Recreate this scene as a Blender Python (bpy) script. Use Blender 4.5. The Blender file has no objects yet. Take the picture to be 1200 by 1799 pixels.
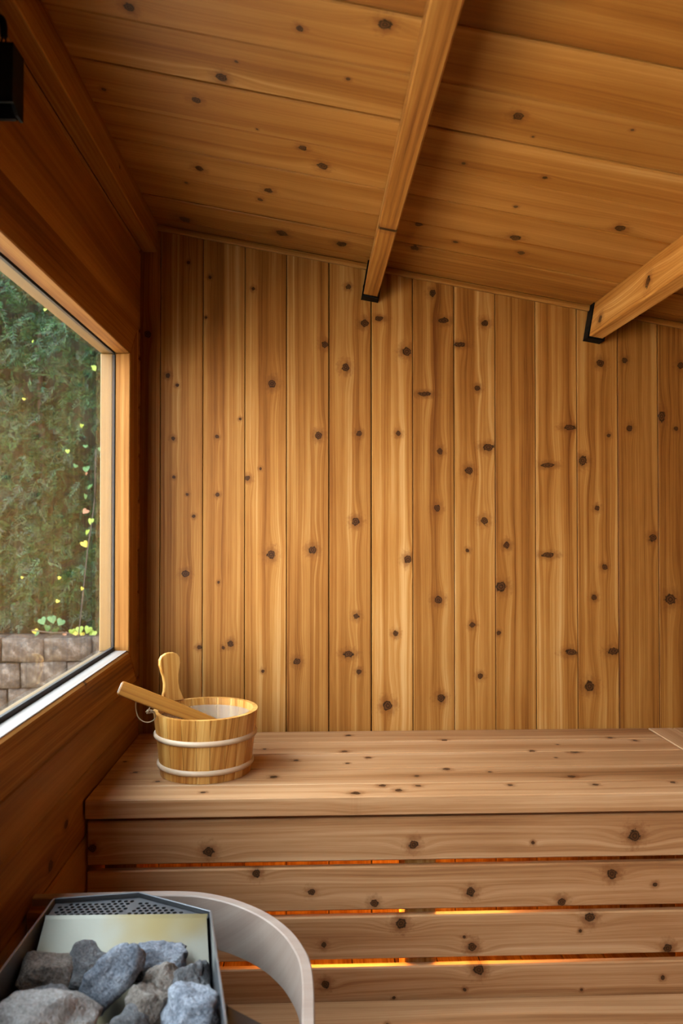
import bpy, bmesh, math, random
from mathutils import Vector, Matrix, noise as mnoise

rng = random.Random(7)
sc = bpy.context.scene
COL = sc.collection

# ------------------------------------------------------------------ camera
cam_data = bpy.data.cameras.new('camera')
cam_data.sensor_fit = 'VERTICAL'
cam_data.sensor_height = 36.0
cam_data.sensor_width = 24.0
cam_data.lens = 1370.0 / 1799.0 * 36.0
cam_data.clip_start = 0.02
cam_data.dof.use_dof = True
cam_data.dof.focus_distance = 2.15
cam_data.dof.aperture_fstop = 4.5
cam = bpy.data.objects.new('camera', cam_data)
COL.objects.link(cam)
cam.location = (0.0, 0.0, 1.35)
cam.rotation_euler = (math.radians(90.9), 0.0, -math.radians(2.215))
sc.camera = cam

# ------------------------------------------------------------------ sky, sun, exposure
world = bpy.data.worlds.new('sky')
sc.world = world
world.use_nodes = True
wn = world.node_tree.nodes
wl = world.node_tree.links
wn.clear()
w_out = wn.new('ShaderNodeOutputWorld')
w_bg = wn.new('ShaderNodeBackground')
w_tc = wn.new('ShaderNodeTexCoord')
w_sep = wn.new('ShaderNodeSeparateXYZ')
w_ramp = wn.new('ShaderNodeValToRGB')
w_ramp.color_ramp.elements[0].position = 0.0
w_ramp.color_ramp.elements[0].color = (1.0, 0.97, 0.93, 1)
w_ramp.color_ramp.elements[1].position = 0.9
w_ramp.color_ramp.elements[1].color = (0.72, 0.86, 1.0, 1)
wl.new(w_tc.outputs['Generated'], w_sep.inputs[0])
wl.new(w_sep.outputs['Z'], w_ramp.inputs[0])
wl.new(w_ramp.outputs[0], w_bg.inputs['Color'])
w_bg.inputs['Strength'].default_value = 4.2
wl.new(w_bg.outputs[0], w_out.inputs[0])

sun_data = bpy.data.lights.new('sun', 'SUN')
sun_data.energy = 36.0
sun_data.color = (1.0, 0.86, 0.66)
sun_data.angle = math.radians(2.0)
sun = bpy.data.objects.new('sun', sun_data)
COL.objects.link(sun)
sun.rotation_euler = Vector((-0.72, -0.22, -0.65)).to_track_quat('-Z', 'Y').to_euler()

def portal(name, loc, direction, sx, sy):
    ld = bpy.data.lights.new(name, 'AREA')
    ld.shape = 'RECTANGLE'
    ld.size = sx
    ld.size_y = sy
    ld.cycles.is_portal = True
    o = bpy.data.objects.new(name, ld)
    COL.objects.link(o)
    o.location = loc
    o.rotation_euler = Vector(direction).to_track_quat('-Z', 'Z').to_euler()
portal('window_portal', (-0.62, 0.58, 1.42), (1, 0, 0), 3.4, 0.9)
portal('door_portal', (0.2, -1.58, 1.0), (0, 1, 0), 0.3, 2.0)

sc.view_settings.view_transform = 'Standard'
sc.view_settings.look = 'None'
sc.view_settings.gamma = 1.0
sc.view_settings.use_curve_mapping = False
sc.view_settings.exposure = 2.2
sc.cycles.use_denoising = True
sc.cycles.max_bounces = 12
sc.cycles.diffuse_bounces = 8
sc.cycles.glossy_bounces = 4
sc.cycles.transparent_max_bounces = 12
sc.cycles.sample_clamp_indirect = 8.0
sc.cycles.caustics_reflective = False
sc.cycles.caustics_refractive = False

# ------------------------------------------------------------------ knots of the wood, read off the photograph (x, y, z, radius, width / length)
KNOTS = {
 'back': [(-0.507,2.43,1.939,0.0104,1), (-0.445,2.43,1.812,0.0064,1), (-0.415,2.43,1.781,0.0048,1), (-0.428,2.43,1.616,0.0056,1), (-0.426,2.43,1.496,0.0048,1), (-0.383,2.43,2.164,0.0048,1), (-0.316,2.43,2.119,0.0048,1), (-0.328,2.43,1.993,0.004,1), (-0.293,2.43,1.622,0.0056,1), (-0.29,2.43,1.442,0.0056,1), (-0.221,2.43,1.677,0.004,1), (-0.199,2.43,1.493,0.008,1), (-0.181,2.43,2.085,0.0048,1), (-0.123,2.43,1.788,0.0112,1), (0.042,2.43,1.912,0.0096,1), (0.022,2.43,1.627,0.0104,1), (0.116,2.43,2.094,0.0072,1), (0.167,2.43,1.98,0.0112,1), (0.107,2.43,1.841,0.0112,1), (0.149,2.43,1.633,0.008,1), (0.212,2.43,1.995,0.0096,2), (0.299,2.43,1.892,0.0128,1), (0.272,2.43,1.635,0.0072,1), (0.355,2.43,1.759,0.0112,3), (0.381,2.43,2.077,0.0096,1), (0.415,2.43,1.991,0.0112,2), (0.403,2.43,1.579,0.0088,1), (0.394,2.43,1.401,0.0096,1), (0.547,2.43,1.984,0.0096,1), (0.467,2.43,1.916,0.0112,2.4), (0.523,2.43,1.778,0.008,1), (0.556,2.43,1.592,0.0128,1.6), (0.495,2.43,1.518,0.0112,1), (0.543,2.43,1.361,0.0104,1), (0.489,2.43,1.268,0.0056,1), (0.816,2.43,1.656,0.0112,2.2), (0.744,2.43,1.536,0.0112,2.7), (0.613,2.43,1.284,0.0096,1), (0.915,2.43,1.86,0.0112,1), (0.994,2.43,1.87,0.008,1), (1.008,2.43,1.655,0.0088,1), (0.857,2.43,1.551,0.0128,1), (0.94,2.43,1.631,0.0056,1), (0.902,2.43,1.401,0.0072,1), (1.081,2.43,1.307,0.0104,1), (1.111,2.43,1.692,0.0128,0.7), (1.158,2.43,1.654,0.0064,1), (1.174,2.43,1.855,0.0096,1), (-0.363,2.43,1.375,0.0048,1), (-0.388,2.43,1.197,0.0096,1), (-0.346,2.43,0.97,0.0064,1), (-0.287,2.43,1.17,0.004,1), (-0.25,2.43,0.98,0.0088,1), (-0.272,2.43,0.968,0.0048,1), (-0.125,2.43,1.256,0.012,1), (-0.15,2.43,0.895,0.0048,1), (0.004,2.43,1.27,0.0112,1), (-0.044,2.43,0.924,0.0096,1), (0.138,2.43,1.358,0.0112,1), (0.14,2.43,1.064,0.008,1), (0.116,2.43,0.946,0.0112,1.7), (0.149,2.43,0.891,0.0072,1), (0.302,2.43,1.24,0.0112,1), (0.263,2.43,1.009,0.008,1), (0.238,2.43,0.785,0.0136,1), (0.397,2.43,1.113,0.0112,1), (0.405,2.43,0.808,0.0112,1), (0.504,2.43,1.035,0.008,1), (0.529,2.43,0.875,0.008,1), (0.547,2.43,0.771,0.0064,1), (0.595,2.43,1.154,0.0144,1), (0.587,2.43,1.009,0.0064,1), (0.744,2.43,1.253,0.0112,2.7), (0.818,2.43,0.947,0.0128,2), (0.926,2.43,1.215,0.008,1), (0.891,2.43,1.119,0.008,1), (0.952,2.43,0.95,0.0128,1.6), (0.875,2.43,0.84,0.0144,1), (1.136,2.43,1.112,0.016,1), (-0.158,2.43,1.523,0.004,1), (-0.384,2.43,1.442,0.004,1)],
 'slat': [(0.243,1.855,0.59,0.0097,1), (0.776,1.855,0.602,0.0134,1), (0.529,1.855,0.59,0.0037,1), (-0.241,1.855,0.581,0.011,1), (-0.511,1.855,0.593,0.0085,1), (0.379,1.855,0.477,0.0097,1), (0.149,1.855,0.453,0.0085,1), (0.598,1.855,0.448,0.0085,1), (0.72,1.855,0.513,0.011,1), (0.825,1.855,0.485,0.0049,1), (-0.129,1.855,0.528,0.0085,1), (0.001,1.855,0.482,0.0073,1), (0.213,1.855,0.405,0.011,1), (0.383,1.855,0.346,0.0097,1), (0.666,1.855,0.41,0.011,1), (0.855,1.855,0.333,0.0097,1), (0.363,1.855,0.37,0.0037,1), (0.643,1.855,0.378,0.0037,1), (0.03,1.855,0.358,0.0061,1), (0.398,1.855,0.292,0.011,1), (0.364,1.855,0.246,0.0037,1), (0.645,1.855,0.239,0.003,1), (0.842,1.855,0.263,0.0049,1), (0.196,1.855,0.231,0.0037,1), (0.033,1.855,0.266,0.0085,1)],
 'deck': [(0.113,2.377,0.708,0.0069,0.9), (0.395,2.316,0.708,0.0068,0.9), (0.094,2.211,0.708,0.0077,0.9), (0.157,2.15,0.708,0.0063,0.9), (0.097,2.101,0.708,0.0049,0.9), (0.355,2.042,0.708,0.0083,0.9), (0.269,1.99,0.708,0.0058,0.9), (0.462,2.015,0.708,0.0047,0.9), (0.662,1.97,0.708,0.0092,0.9), (0.742,2.181,0.708,0.0102,0.9), (0.898,2.321,0.708,0.0068,0.9), (0.96,2.288,0.708,0.0067,0.9), (0.718,2.256,0.708,0.004,0.9), (0.625,2.196,0.708,0.0064,0.9), (0.673,2.13,0.708,0.0037,0.9), (0.175,1.916,0.708,0.0078,0.9), (0.262,1.912,0.708,0.0067,0.9), (0.21,1.882,0.708,0.0077,0.9), (0.106,1.866,0.708,0.0087,0.9), (0.489,1.908,0.708,0.0056,0.9), (0.699,1.904,0.708,0.0067,0.9), (0.897,1.913,0.709,0.0056,0.9), (-0.096,1.995,0.708,0.0082,0.9), (-0.041,2.132,0.709,0.0062,0.9), (-0.133,2.243,0.708,0.0052,0.9), (-0.258,1.884,0.708,0.0055,0.9), (-0.455,2.046,0.708,0.006,0.9), (-0.383,1.971,0.708,0.0058,0.9), (-0.502,2.139,0.708,0.005,0.9)],
 'ceil': [(-0.317,1.357,2.251,0.0095,1.2), (-0.02,1.322,2.199,0.0062,1.2), (-0.142,1.461,2.22,0.0034,1.2), (-0.177,1.525,2.226,0.0116,1.2), (0.068,1.447,2.183,0.0042,1.2), (-0.241,1.626,2.237,0.0104,1.2), (-0.44,1.656,2.272,0.0058,1.2), (-0.02,1.748,2.198,0.0092,1.2), (0.026,1.818,2.19,0.0127,1.2), (-0.282,1.956,2.244,0.0114,1.2), (-0.111,2.01,2.214,0.0117,1.2), (-0.138,2.086,2.219,0.0073,1.2), (-0.088,2.294,2.21,0.0174,1.2), (0.089,2.291,2.179,0.0161,1.2), (-0.378,2.332,2.261,0.0163,1.2), (-0.045,2.43,2.203,0.0128,1.2), (-0.332,2.066,2.253,0.0048,1.2), (-0.119,1.699,2.216,0.003,1.2), (0.121,1.267,2.174,0.0104,1.2), (0.393,1.459,2.126,0.0102,1.2), (0.331,1.674,2.137,0.0039,1.2), (0.508,1.668,2.106,0.0058,1.2), (0.488,1.836,2.109,0.0054,1.2), (0.745,1.844,2.064,0.0129,1.2), (0.534,2.012,2.101,0.0141,1.2), (0.576,2.11,2.094,0.0099,1.2), (0.284,2.05,2.145,0.0108,1.2), (0.296,2.214,2.143,0.0129,1.2), (0.396,2.121,2.126,0.0062,1.2), (0.602,1.431,2.089,0.0033,1.2), (0.439,1.52,2.118,0.0027,1.2)],
}


# ------------------------------------------------------------------ materials
class NT:
    """small helper around a node tree"""
    def __init__(self, name):
        self.m = bpy.data.materials.new(name)
        self.m.use_nodes = True
        self.t = self.m.node_tree
        self.t.nodes.clear()
    def n(self, kind, **kw):
        nd = self.t.nodes.new(kind)
        for k, v in kw.items():
            setattr(nd, k, v)
        return nd
    def l(self, a, b):
        self.t.links.new(a, b)
    def put(self, sock, v):
        if hasattr(v, 'is_output'):
            self.l(v, sock)
        else:
            sock.default_value = v
    def math(self, op, a, b=None, c=None, clamp=False):
        nd = self.n('ShaderNodeMath', operation=op, use_clamp=clamp)
        self.put(nd.inputs[0], a)
        if b is not None:
            self.put(nd.inputs[1], b)
        if c is not None:
            self.put(nd.inputs[2], c)
        return nd.outputs[0]
    def xyz(self, x, y, z):
        nd = self.n('ShaderNodeCombineXYZ')
        for s, v in zip(nd.inputs, (x, y, z)):
            self.put(s, v)
        return nd.outputs[0]
    def noise(self, vec, scale=1.0, detail=2.0, rough=0.5):
        nd = self.n('ShaderNodeTexNoise')
        self.l(vec, nd.inputs['Vector'])
        nd.inputs['Scale'].default_value = scale
        nd.inputs['Detail'].default_value = detail
        nd.inputs['Roughness'].default_value = rough
        return nd.outputs['Fac']
    def ramp(self, fac, stops):
        nd = self.n('ShaderNodeValToRGB')
        cr = nd.color_ramp
        while len(cr.elements) < len(stops):
            cr.elements.new(0.5)
        for e, (p, c) in zip(cr.elements, stops):
            e.position = p
            e.color = (c[0], c[1], c[2], 1.0)
        self.put(nd.inputs[0], fac)
        return nd.outputs[0]
    def mix(self, fac, a, b, blend='MIX'):
        nd = self.n('ShaderNodeMix', data_type='RGBA', blend_type=blend)
        self.put(nd.inputs['Factor'], fac)
        self.put(nd.inputs['A'], a if hasattr(a, 'is_output') else (*a, 1.0))
        self.put(nd.inputs['B'], b if hasattr(b, 'is_output') else (*b, 1.0))
        return nd.outputs['Result']
    def smooth(self, v, a, b, lo=0.0, hi=1.0):
        nd = self.n('ShaderNodeMapRange', interpolation_type='SMOOTHSTEP')
        self.put(nd.inputs['Value'], v)
        nd.inputs['From Min'].default_value = a
        nd.inputs['From Max'].default_value = b
        nd.inputs['To Min'].default_value = lo
        nd.inputs['To Max'].default_value = hi
        return nd.outputs[0]
    def bsdf(self, color, rough, metal=0.0, spec=0.35, bump=None, bump_strength=0.2, bump_dist=0.002):
        b = self.n('ShaderNodeBsdfPrincipled')
        self.put(b.inputs['Base Color'], color if hasattr(color, 'is_output') else (*color, 1.0))
        self.put(b.inputs['Roughness'], rough)
        b.inputs['Metallic'].default_value = metal
        b.inputs['Specular IOR Level'].default_value = spec
        if bump is not None:
            bn = self.n('ShaderNodeBump')
            bn.inputs['Strength'].default_value = bump_strength
            bn.inputs['Distance'].default_value = bump_dist
            self.l(bump, bn.inputs['Height'])
            self.l(bn.outputs[0], b.inputs['Normal'])
        return b.outputs[0]
    def out(self, shader):
        o = self.n('ShaderNodeOutputMaterial')
        self.l(shader, o.inputs['Surface'])
        return self.m

CEDAR = ((0.120, 0.033, 0.0042), (0.235, 0.089, 0.0145), (0.330, 0.149, 0.034), (0.45, 0.252, 0.090))
CEDAR_BENCH = ((0.19, 0.076, 0.025), (0.315, 0.150, 0.060), (0.42, 0.230, 0.108), (0.50, 0.310, 0.170))
PINE = ((0.30, 0.110, 0.016), (0.45, 0.205, 0.042), (0.56, 0.305, 0.082), (0.64, 0.40, 0.14))
BIRCH = ((0.20, 0.140, 0.110), (0.245, 0.180, 0.145), (0.28, 0.215, 0.175), (0.32, 0.25, 0.21))
WHITEWOOD = ((0.40, 0.265, 0.155), (0.45, 0.315, 0.20), (0.50, 0.365, 0.245), (0.54, 0.41, 0.29))

def wood(name, nk, cols, rough=0.55, spec=0.14, streak=30.0, rings=190.0, contrast=1.0, warp=0.018, eye=(0.5, 0.65)):
    """Grain along the local x axis, boards across local y. Every board carries its own 'tone'
    (brightness, redness, ring contrast, seed) and up to nk knots as object properties."""
    T = NT(name)
    tc = T.n('ShaderNodeTexCoord')
    sep = T.n('ShaderNodeSeparateXYZ')
    T.l(tc.outputs['Object'], sep.inputs[0])
    x, y, z = sep.outputs
    tone = T.n('ShaderNodeAttribute', attribute_type='OBJECT', attribute_name='tone')
    ts = T.n('ShaderNodeSeparateXYZ')
    T.l(tone.outputs['Vector'], ts.inputs[0])
    seed = tone.outputs['Alpha']
    q0 = T.math('MULTIPLY_ADD', z, 0.8, y)
    w1 = T.noise(T.xyz(T.math('MULTIPLY', x, 1.1), T.math('MULTIPLY', q0, 6.0), seed), 1.0, 1.0)
    w2 = T.noise(T.xyz(T.math('MULTIPLY', x, 5.0), T.math('MULTIPLY', q0, 26.0), T.math('ADD', seed, 7.3)), 1.0, 1.0)
    q = T.math('MULTIPLY_ADD', w1, warp, q0)
    q = T.math('MULTIPLY_ADD', w2, 0.0035, q)
    dmin = None
    for k in range(nk):
        a = T.n('ShaderNodeAttribute', attribute_type='OBJECT', attribute_name='knot%d' % k)
        s = T.n('ShaderNodeSeparateXYZ')
        T.l(a.outputs['Vector'], s.inputs[0])
        kx, ky, kr = s.outputs
        asp = a.outputs['Alpha']
        r = T.math('MAXIMUM', kr, 0.0002)
        dx = T.math('DIVIDE', T.math('SUBTRACT', x, kx), r)
        dy0 = T.math('SUBTRACT', y, ky)
        dy = T.math('DIVIDE', dy0, r)
        dy2 = T.math('MULTIPLY', dy, dy)
        ex = T.math('MULTIPLY', dx, asp)
        ey = T.math('DIVIDE', dy, asp)
        d2 = T.math('ADD', T.math('MULTIPLY', ex, ex), T.math('MULTIPLY', ey, ey))
        dmin = d2 if dmin is None else T.math('MINIMUM', dmin, d2)
        g2 = T.math('ADD', T.math('MULTIPLY', T.math('MULTIPLY', dx, dx), 0.035), T.math('MULTIPLY', dy2, 0.22))
        e = T.math('POWER', 0.36788, g2)
        push = T.math('SUBTRACT', T.math('MULTIPLY', r, eye[0]), T.math('MULTIPLY', dy0, eye[1]))
        q = T.math('MULTIPLY_ADD', e, push, q)
    xs = T.math('MULTIPLY', x, 0.45)
    s1 = T.noise(T.xyz(xs, T.math('MULTIPLY', q, streak), seed), 1.0, 3.0, 0.6)
    s2 = T.noise(T.xyz(T.math('MULTIPLY', x, 0.6), T.math('MULTIPLY', q, rings), T.math('ADD', seed, 3.1)), 1.0, 2.0)
    s3 = T.noise(T.xyz(T.math('MULTIPLY', x, 14.0), T.math('MULTIPLY', q0, 950.0), seed), 1.0, 2.0)
    s4 = T.noise(T.xyz(T.math('MULTIPLY', x, 2.2), T.math('MULTIPLY', q0, 9.0), T.math('ADD', seed, 11.0)), 1.0, 2.0)
    s1 = T.math('MULTIPLY', T.math('SUBTRACT', s1, 0.5), 1.45 * contrast)
    rc = T.math('MULTIPLY', ts.outputs[2], 0.6 * contrast)
    s2 = T.math('MULTIPLY', T.math('SUBTRACT', s2, 0.5), rc)
    s3 = T.math('MULTIPLY', T.math('SUBTRACT', s3, 0.5), 0.34 * contrast)
    s4 = T.math('MULTIPLY', T.math('SUBTRACT', s4, 0.5), 0.35 * contrast)
    t = T.math('ADD', T.math('ADD', s1, s2), T.math('ADD', s3, s4))
    t = T.math('ADD', T.math('ADD', t, ts.outputs[1]), 0.5)
    col = T.ramp(t, ((0.12, cols[0]), (0.40, cols[1]), (0.66, cols[2]), (0.92, cols[3])))
    bump = T.math('ADD', s2, T.math('MULTIPLY', s3, 2.0))
    if dmin is not None:
        wob = T.noise(T.xyz(x, y, seed), 110.0, 3.0, 0.6)
        d = T.math('SQRT', dmin)
        d = T.math('MULTIPLY', d, T.math('MULTIPLY_ADD', wob, 1.3, 0.35))
        halo = T.smooth(d, 3.3, 0.9, 0.0, 0.8)
        halo = T.math('MULTIPLY', halo, T.smooth(T.noise(T.xyz(T.math('MULTIPLY', x, 30.0), T.math('MULTIPLY', y, 60.0), seed), 1.0, 2.0), 0.1, 0.65))
        col = T.mix(halo, col, T.mix(0.9, col, (0.13, 0.040, 0.007)))
        ring = T.math('SINE', T.math('MULTIPLY', d, 13.0))
        ring = T.math('MULTIPLY_ADD', ring, 0.5, 0.5)
        kc = T.mix(T.smooth(d, 0.72, 1.0), T.mix(ring, (0.016, 0.005, 0.001), (0.075, 0.026, 0.006)), (0.005, 0.002, 0.0007))
        km = T.smooth(d, 1.2, 0.85, 0.0, 0.96)
        col = T.mix(km, col, kc)
    val = T.n('ShaderNodeHueSaturation')
    T.l(col, val.inputs['Color'])
    T.l(ts.outputs[0], val.inputs['Value'])
    return T.out(T.bsdf(val.outputs[0], rough, 0.0, spec, bump, 0.25, 0.0006))

M = {}
M['cedar4'] = wood('cedar_few_knots', 4, CEDAR)
M['cedar9'] = wood('cedar_knotty', 9, CEDAR)
for _k in (0, 4, 9):
    M['soft%d' % _k] = wood('smooth_cedar_%d' % _k, _k, CEDAR, 0.5, 0.2, 11.0, 110.0, 0.7, 0.05, (1.6, 0.5))
    M['bench%d' % _k] = wood('bench_cedar_%d' % _k, _k, CEDAR_BENCH, 0.55, 0.2, 18.0, 170.0, 1.05, 0.04, (1.6, 0.5))
M['cedar0'] = wood('cedar_clear', 0, CEDAR)
M['pine'] = wood('pine_stave', 0, PINE, 0.38, 0.45, 60.0, 240.0, 1.2)
M['ash'] = wood('varnished_ladle_wood', 0, ((0.20, 0.070, 0.008), (0.29, 0.113, 0.017), (0.35, 0.152, 0.027), (0.41, 0.20, 0.045)), 0.35, 0.45, 60.0, 300.0, 0.9)
M['birch'] = wood('bent_birch', 0, BIRCH, 0.5, 0.35, 30.0, 420.0, 0.8)
M['whitewood'] = wood('pale_hoop_wood', 0, WHITEWOOD, 0.45, 0.4, 30.0, 300.0, 0.6)
M['sill_sheen'] = wood('sky_sheen_sill_wood', 0, ((0.19, 0.145, 0.112), (0.245, 0.205, 0.175), (0.285, 0.25, 0.225), (0.32, 0.29, 0.27)), 0.5, 0.5, 40.0, 300.0, 0.8)  # pale tones carry the sky's reflection on the sill as colour
M['fir'] = wood('window_stop_fir', 0, ((0.10, 0.052, 0.010), (0.13, 0.070, 0.015), (0.15, 0.084, 0.020), (0.175, 0.103, 0.029)), 0.45, 0.4, 30.0, 260.0, 0.7)

def plain(name, color, rough, metal=0.0, spec=0.4, var=0.12, scale=30.0, bump=0.0):
    T = NT(name)
    tc = T.n('ShaderNodeTexCoord')
    n = T.noise(tc.outputs['Object'], scale, 4.0, 0.6)
    lo = tuple(c * (1 - var) for c in color)
    hi = tuple(min(1.0, c * (1 + var)) for c in color)
    return T.out(T.bsdf(T.ramp(n, ((0.3, lo), (0.7, hi))), rough, metal, spec, n if bump else None, bump, 0.004))

M['black_steel'] = plain('black_powder_coated_steel', (0.003, 0.003, 0.003), 0.6, spec=0.08)
M['dark_steel'] = plain('dark_heater_steel', (0.05, 0.05, 0.052), 0.42, 0.6)
M['gasket'] = plain('grey_rubber_gasket', (0.022, 0.024, 0.026), 0.6, spec=0.2)
M['cord'] = plain('jute_cord', (0.34, 0.23, 0.13), 0.8)
M['endgrain'] = plain('pale_end_grain', (0.50, 0.43, 0.37), 0.6, scale=140.0)
M['liner'] = None
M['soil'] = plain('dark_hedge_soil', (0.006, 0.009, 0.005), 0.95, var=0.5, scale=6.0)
M['twig'] = plain('hedge_twig', (0.03, 0.02, 0.013), 0.9, var=0.4, scale=12.0)
M['paving'] = plain('pale_gravel', (0.23, 0.215, 0.19), 0.9, var=0.25, scale=40.0, bump=0.3)

def brushed(name, color, rough, tint=None):
    T = NT(name)
    tc = T.n('ShaderNodeTexCoord')
    mp = T.n('ShaderNodeMapping')
    mp.inputs['Scale'].default_value = (500.0, 500.0, 6.0)
    T.l(tc.outputs['Object'], mp.inputs['Vector'])
    n = T.noise(mp.outputs[0], 1.0, 2.0)
    big = T.noise(tc.outputs['Object'], 9.0, 3.0)
    r = T.math('ADD', T.math('MULTIPLY', n, 0.12), T.math('MULTIPLY_ADD', big, 0.15, rough - 0.12))
    if tint:
        color = T.mix(T.smooth(T.noise(tc.outputs['Object'], 6.0, 2.0), 0.42, 0.62), color, tint)
    return T.out(T.bsdf(color, r, 1.0, 0.5, n, 0.06, 0.0005))
M['steel'] = brushed('brushed_stainless_steel', (0.175, 0.165, 0.135), 0.42, (0.16, 0.122, 0.058))
M['steel_panel'] = brushed('heater_side_steel', (0.27, 0.28, 0.30), 0.42)
M['steel_dull'] = brushed('dull_stainless_steel', (0.13, 0.133, 0.14), 0.45)

def glass_mat():
    T = NT('window_glass')
    tr = T.n('ShaderNodeBsdfTransparent')
    tr.inputs[0].default_value = (0.96, 0.975, 0.965, 1)
    gl = T.n('ShaderNodeBsdfGlossy')
    gl.inputs['Roughness'].default_value = 0.02
    fr = T.n('ShaderNodeFresnel')
    gm = T.n('ShaderNodeNewGeometry')
    ior = T.n('ShaderNodeMix', data_type='FLOAT')
    T.l(gm.outputs['Backfacing'], ior.inputs['Factor'])
    ior.inputs['A'].default_value = 1.45
    ior.inputs['B'].default_value = 1.0 / 1.45
    T.l(ior.outputs['Result'], fr.inputs['IOR'])
    mx = T.n('ShaderNodeMixShader')
    T.l(fr.outputs[0], mx.inputs[0])
    T.l(tr.outputs[0], mx.inputs[1])
    T.l(gl.outputs[0], mx.inputs[2])
    return T.out(mx.outputs[0])
M['glass'] = glass_mat()

def liner_mat():
    T = NT('thin_plastic_liner')
    tr = T.n('ShaderNodeBsdfTransparent')
    b = T.bsdf((0.52, 0.40, 0.29), 0.25, 0.0, 0.4)
    mx = T.n('ShaderNodeMixShader')
    mx.inputs[0].default_value = 0.32
    T.l(tr.outputs[0], mx.inputs[1])
    T.l(b, mx.inputs[2])
    return T.out(mx.outputs[0])
M['liner'] = liner_mat()

def emit(name, color, strength):
    T = NT(name)
    e = T.n('ShaderNodeEmission')
    e.inputs[0].default_value = (*color, 1)
    e.inputs[1].default_value = strength
    return T.out(e.outputs[0])
M['led'] = emit('amber_led', (1.0, 0.42, 0.06), 55.0)

def rock(name, dark, mid, light):
    T = NT(name)
    tc = T.n('ShaderNodeTexCoord')
    v = tc.outputs['Object']
    a = T.noise(v, 22.0, 4.0, 0.65)
    b = T.noise(v, 260.0, 3.0, 0.6)
    t = T.math('MULTIPLY_ADD', T.math('SUBTRACT', b, 0.5), 0.9, a)
    col = T.ramp(t, ((0.25, dark), (0.5, mid), (0.78, light)))
    c = T.noise(v, 75.0, 4.0, 0.7)
    h = T.math('ADD', T.math('MULTIPLY', b, 0.35), T.math('MULTIPLY_ADD', c, 0.6, a))
    return T.out(T.bsdf(col, 0.85, 0.0, 0.25, h, 1.0, 0.008))
M['rock_blue'] = rock('blue_grey_stone', (0.070, 0.080, 0.100), (0.165, 0.180, 0.212), (0.31, 0.33, 0.365))
M['rock_brown'] = rock('brown_grey_stone', (0.085, 0.07, 0.058), (0.19, 0.16, 0.135), (0.33, 0.29, 0.26))
M['rock_dark'] = rock('dark_grey_stone', (0.05, 0.05, 0.053), (0.115, 0.112, 0.115), (0.22, 0.22, 0.225))
M['rock_pale'] = rock('pale_grey_stone', (0.15, 0.135, 0.125), (0.27, 0.25, 0.235), (0.40, 0.38, 0.365))
M['wall_stone'] = rock('weathered_wall_stone', (0.004, 0.003, 0.0023), (0.027, 0.020, 0.015), (0.095, 0.077, 0.064))

def leaf_mat(name, a, b, c):
    T = NT(name)
    g = T.n('ShaderNodeNewGeometry')
    tc = T.n('ShaderNodeTexCoord')
    n = T.noise(tc.outputs['Object'], 2.2, 3.0)
    t = T.math('ADD', T.math('MULTIPLY', g.outputs['Random Per Island'], 0.55), T.math('MULTIPLY', n, 0.55))
    col = T.ramp(t, ((0.2, a), (0.55, b), (0.9, c)))
    d = T.n('ShaderNodeBsdfDiffuse')
    T.l(col, d.inputs[0])
    tl = T.n('ShaderNodeBsdfTranslucent')
    T.l(col, tl.inputs[0])
    gl = T.n('ShaderNodeBsdfGlossy')
    gl.inputs['Roughness'].default_value = 0.45
    m1 = T.n('ShaderNodeMixShader'); m1.inputs[0].default_value = 0.25
    T.l(d.outputs[0], m1.inputs[1]); T.l(tl.outputs[0], m1.inputs[2])
    m2 = T.n('ShaderNodeMixShader'); m2.inputs[0].default_value = 0.02
    T.l(m1.outputs[0], m2.inputs[1]); T.l(gl.outputs[0], m2.inputs[2])
    return T.out(m2.outputs[0])
M['hedge'] = leaf_mat('cedar_hedge_foliage', (0.002, 0.010, 0.0040), (0.0065, 0.029, 0.010), (0.025, 0.070, 0.018))
M['leaf_green'] = leaf_mat('vine_leaf_green', (0.025, 0.067, 0.021), (0.038, 0.092, 0.029), (0.050, 0.113, 0.034))
M['leaf_lime'] = leaf_mat('vine_leaf_lime', (0.109, 0.168, 0.021), (0.143, 0.193, 0.025), (0.176, 0.218, 0.034))
M['leaf_yellow'] = leaf_mat('vine_leaf_yellow', (0.231, 0.193, 0.021), (0.277, 0.218, 0.025), (0.294, 0.235, 0.038))
M['leaf_rust'] = leaf_mat('vine_leaf_rust', (0.151, 0.059, 0.029), (0.185, 0.080, 0.038), (0.210, 0.101, 0.050))

# ------------------------------------------------------------------ object helpers
def tag(o, label=None, cat=None, group=None, kind=None):
    if label: o['label'] = label
    if cat: o['category'] = cat
    if group: o['group'] = group
    if kind: o['kind'] = kind
    return o

def empty(name, loc=(0, 0, 0), parent=None):
    o = bpy.data.objects.new(name, None)
    o.empty_display_size = 0.05
    COL.objects.link(o)
    o.location = loc
    if parent is not None:
        attach(o, parent)
    return o

def attach(o, parent):
    """parent o while keeping where it stands"""
    mw = o.matrix_basis.copy()
    o.parent = parent
    o.matrix_parent_inverse = world_of(parent).inverted()
    o.matrix_basis = mw

def world_of(o):
    m = o.matrix_basis.copy()
    if o.parent is not None:
        m = world_of(o.parent) @ o.matrix_parent_inverse @ m
    return m

def link(name, mesh, mat, parent=None, matrix=None):
    o = bpy.data.objects.new(name, mesh)
    COL.objects.link(o)
    if matrix is not None:
        o.matrix_basis = matrix
    if mat is not None and not mesh.materials:
        mesh.materials.append(mat)
    if parent is not None:
        attach(o, parent)
    return o

def set_tone(o, bright=1.0, hue=0.0, rings=1.0, seed=None):
    o['tone'] = [bright, hue, rings, seed if seed is not None else rng.uniform(0, 60)]

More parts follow.
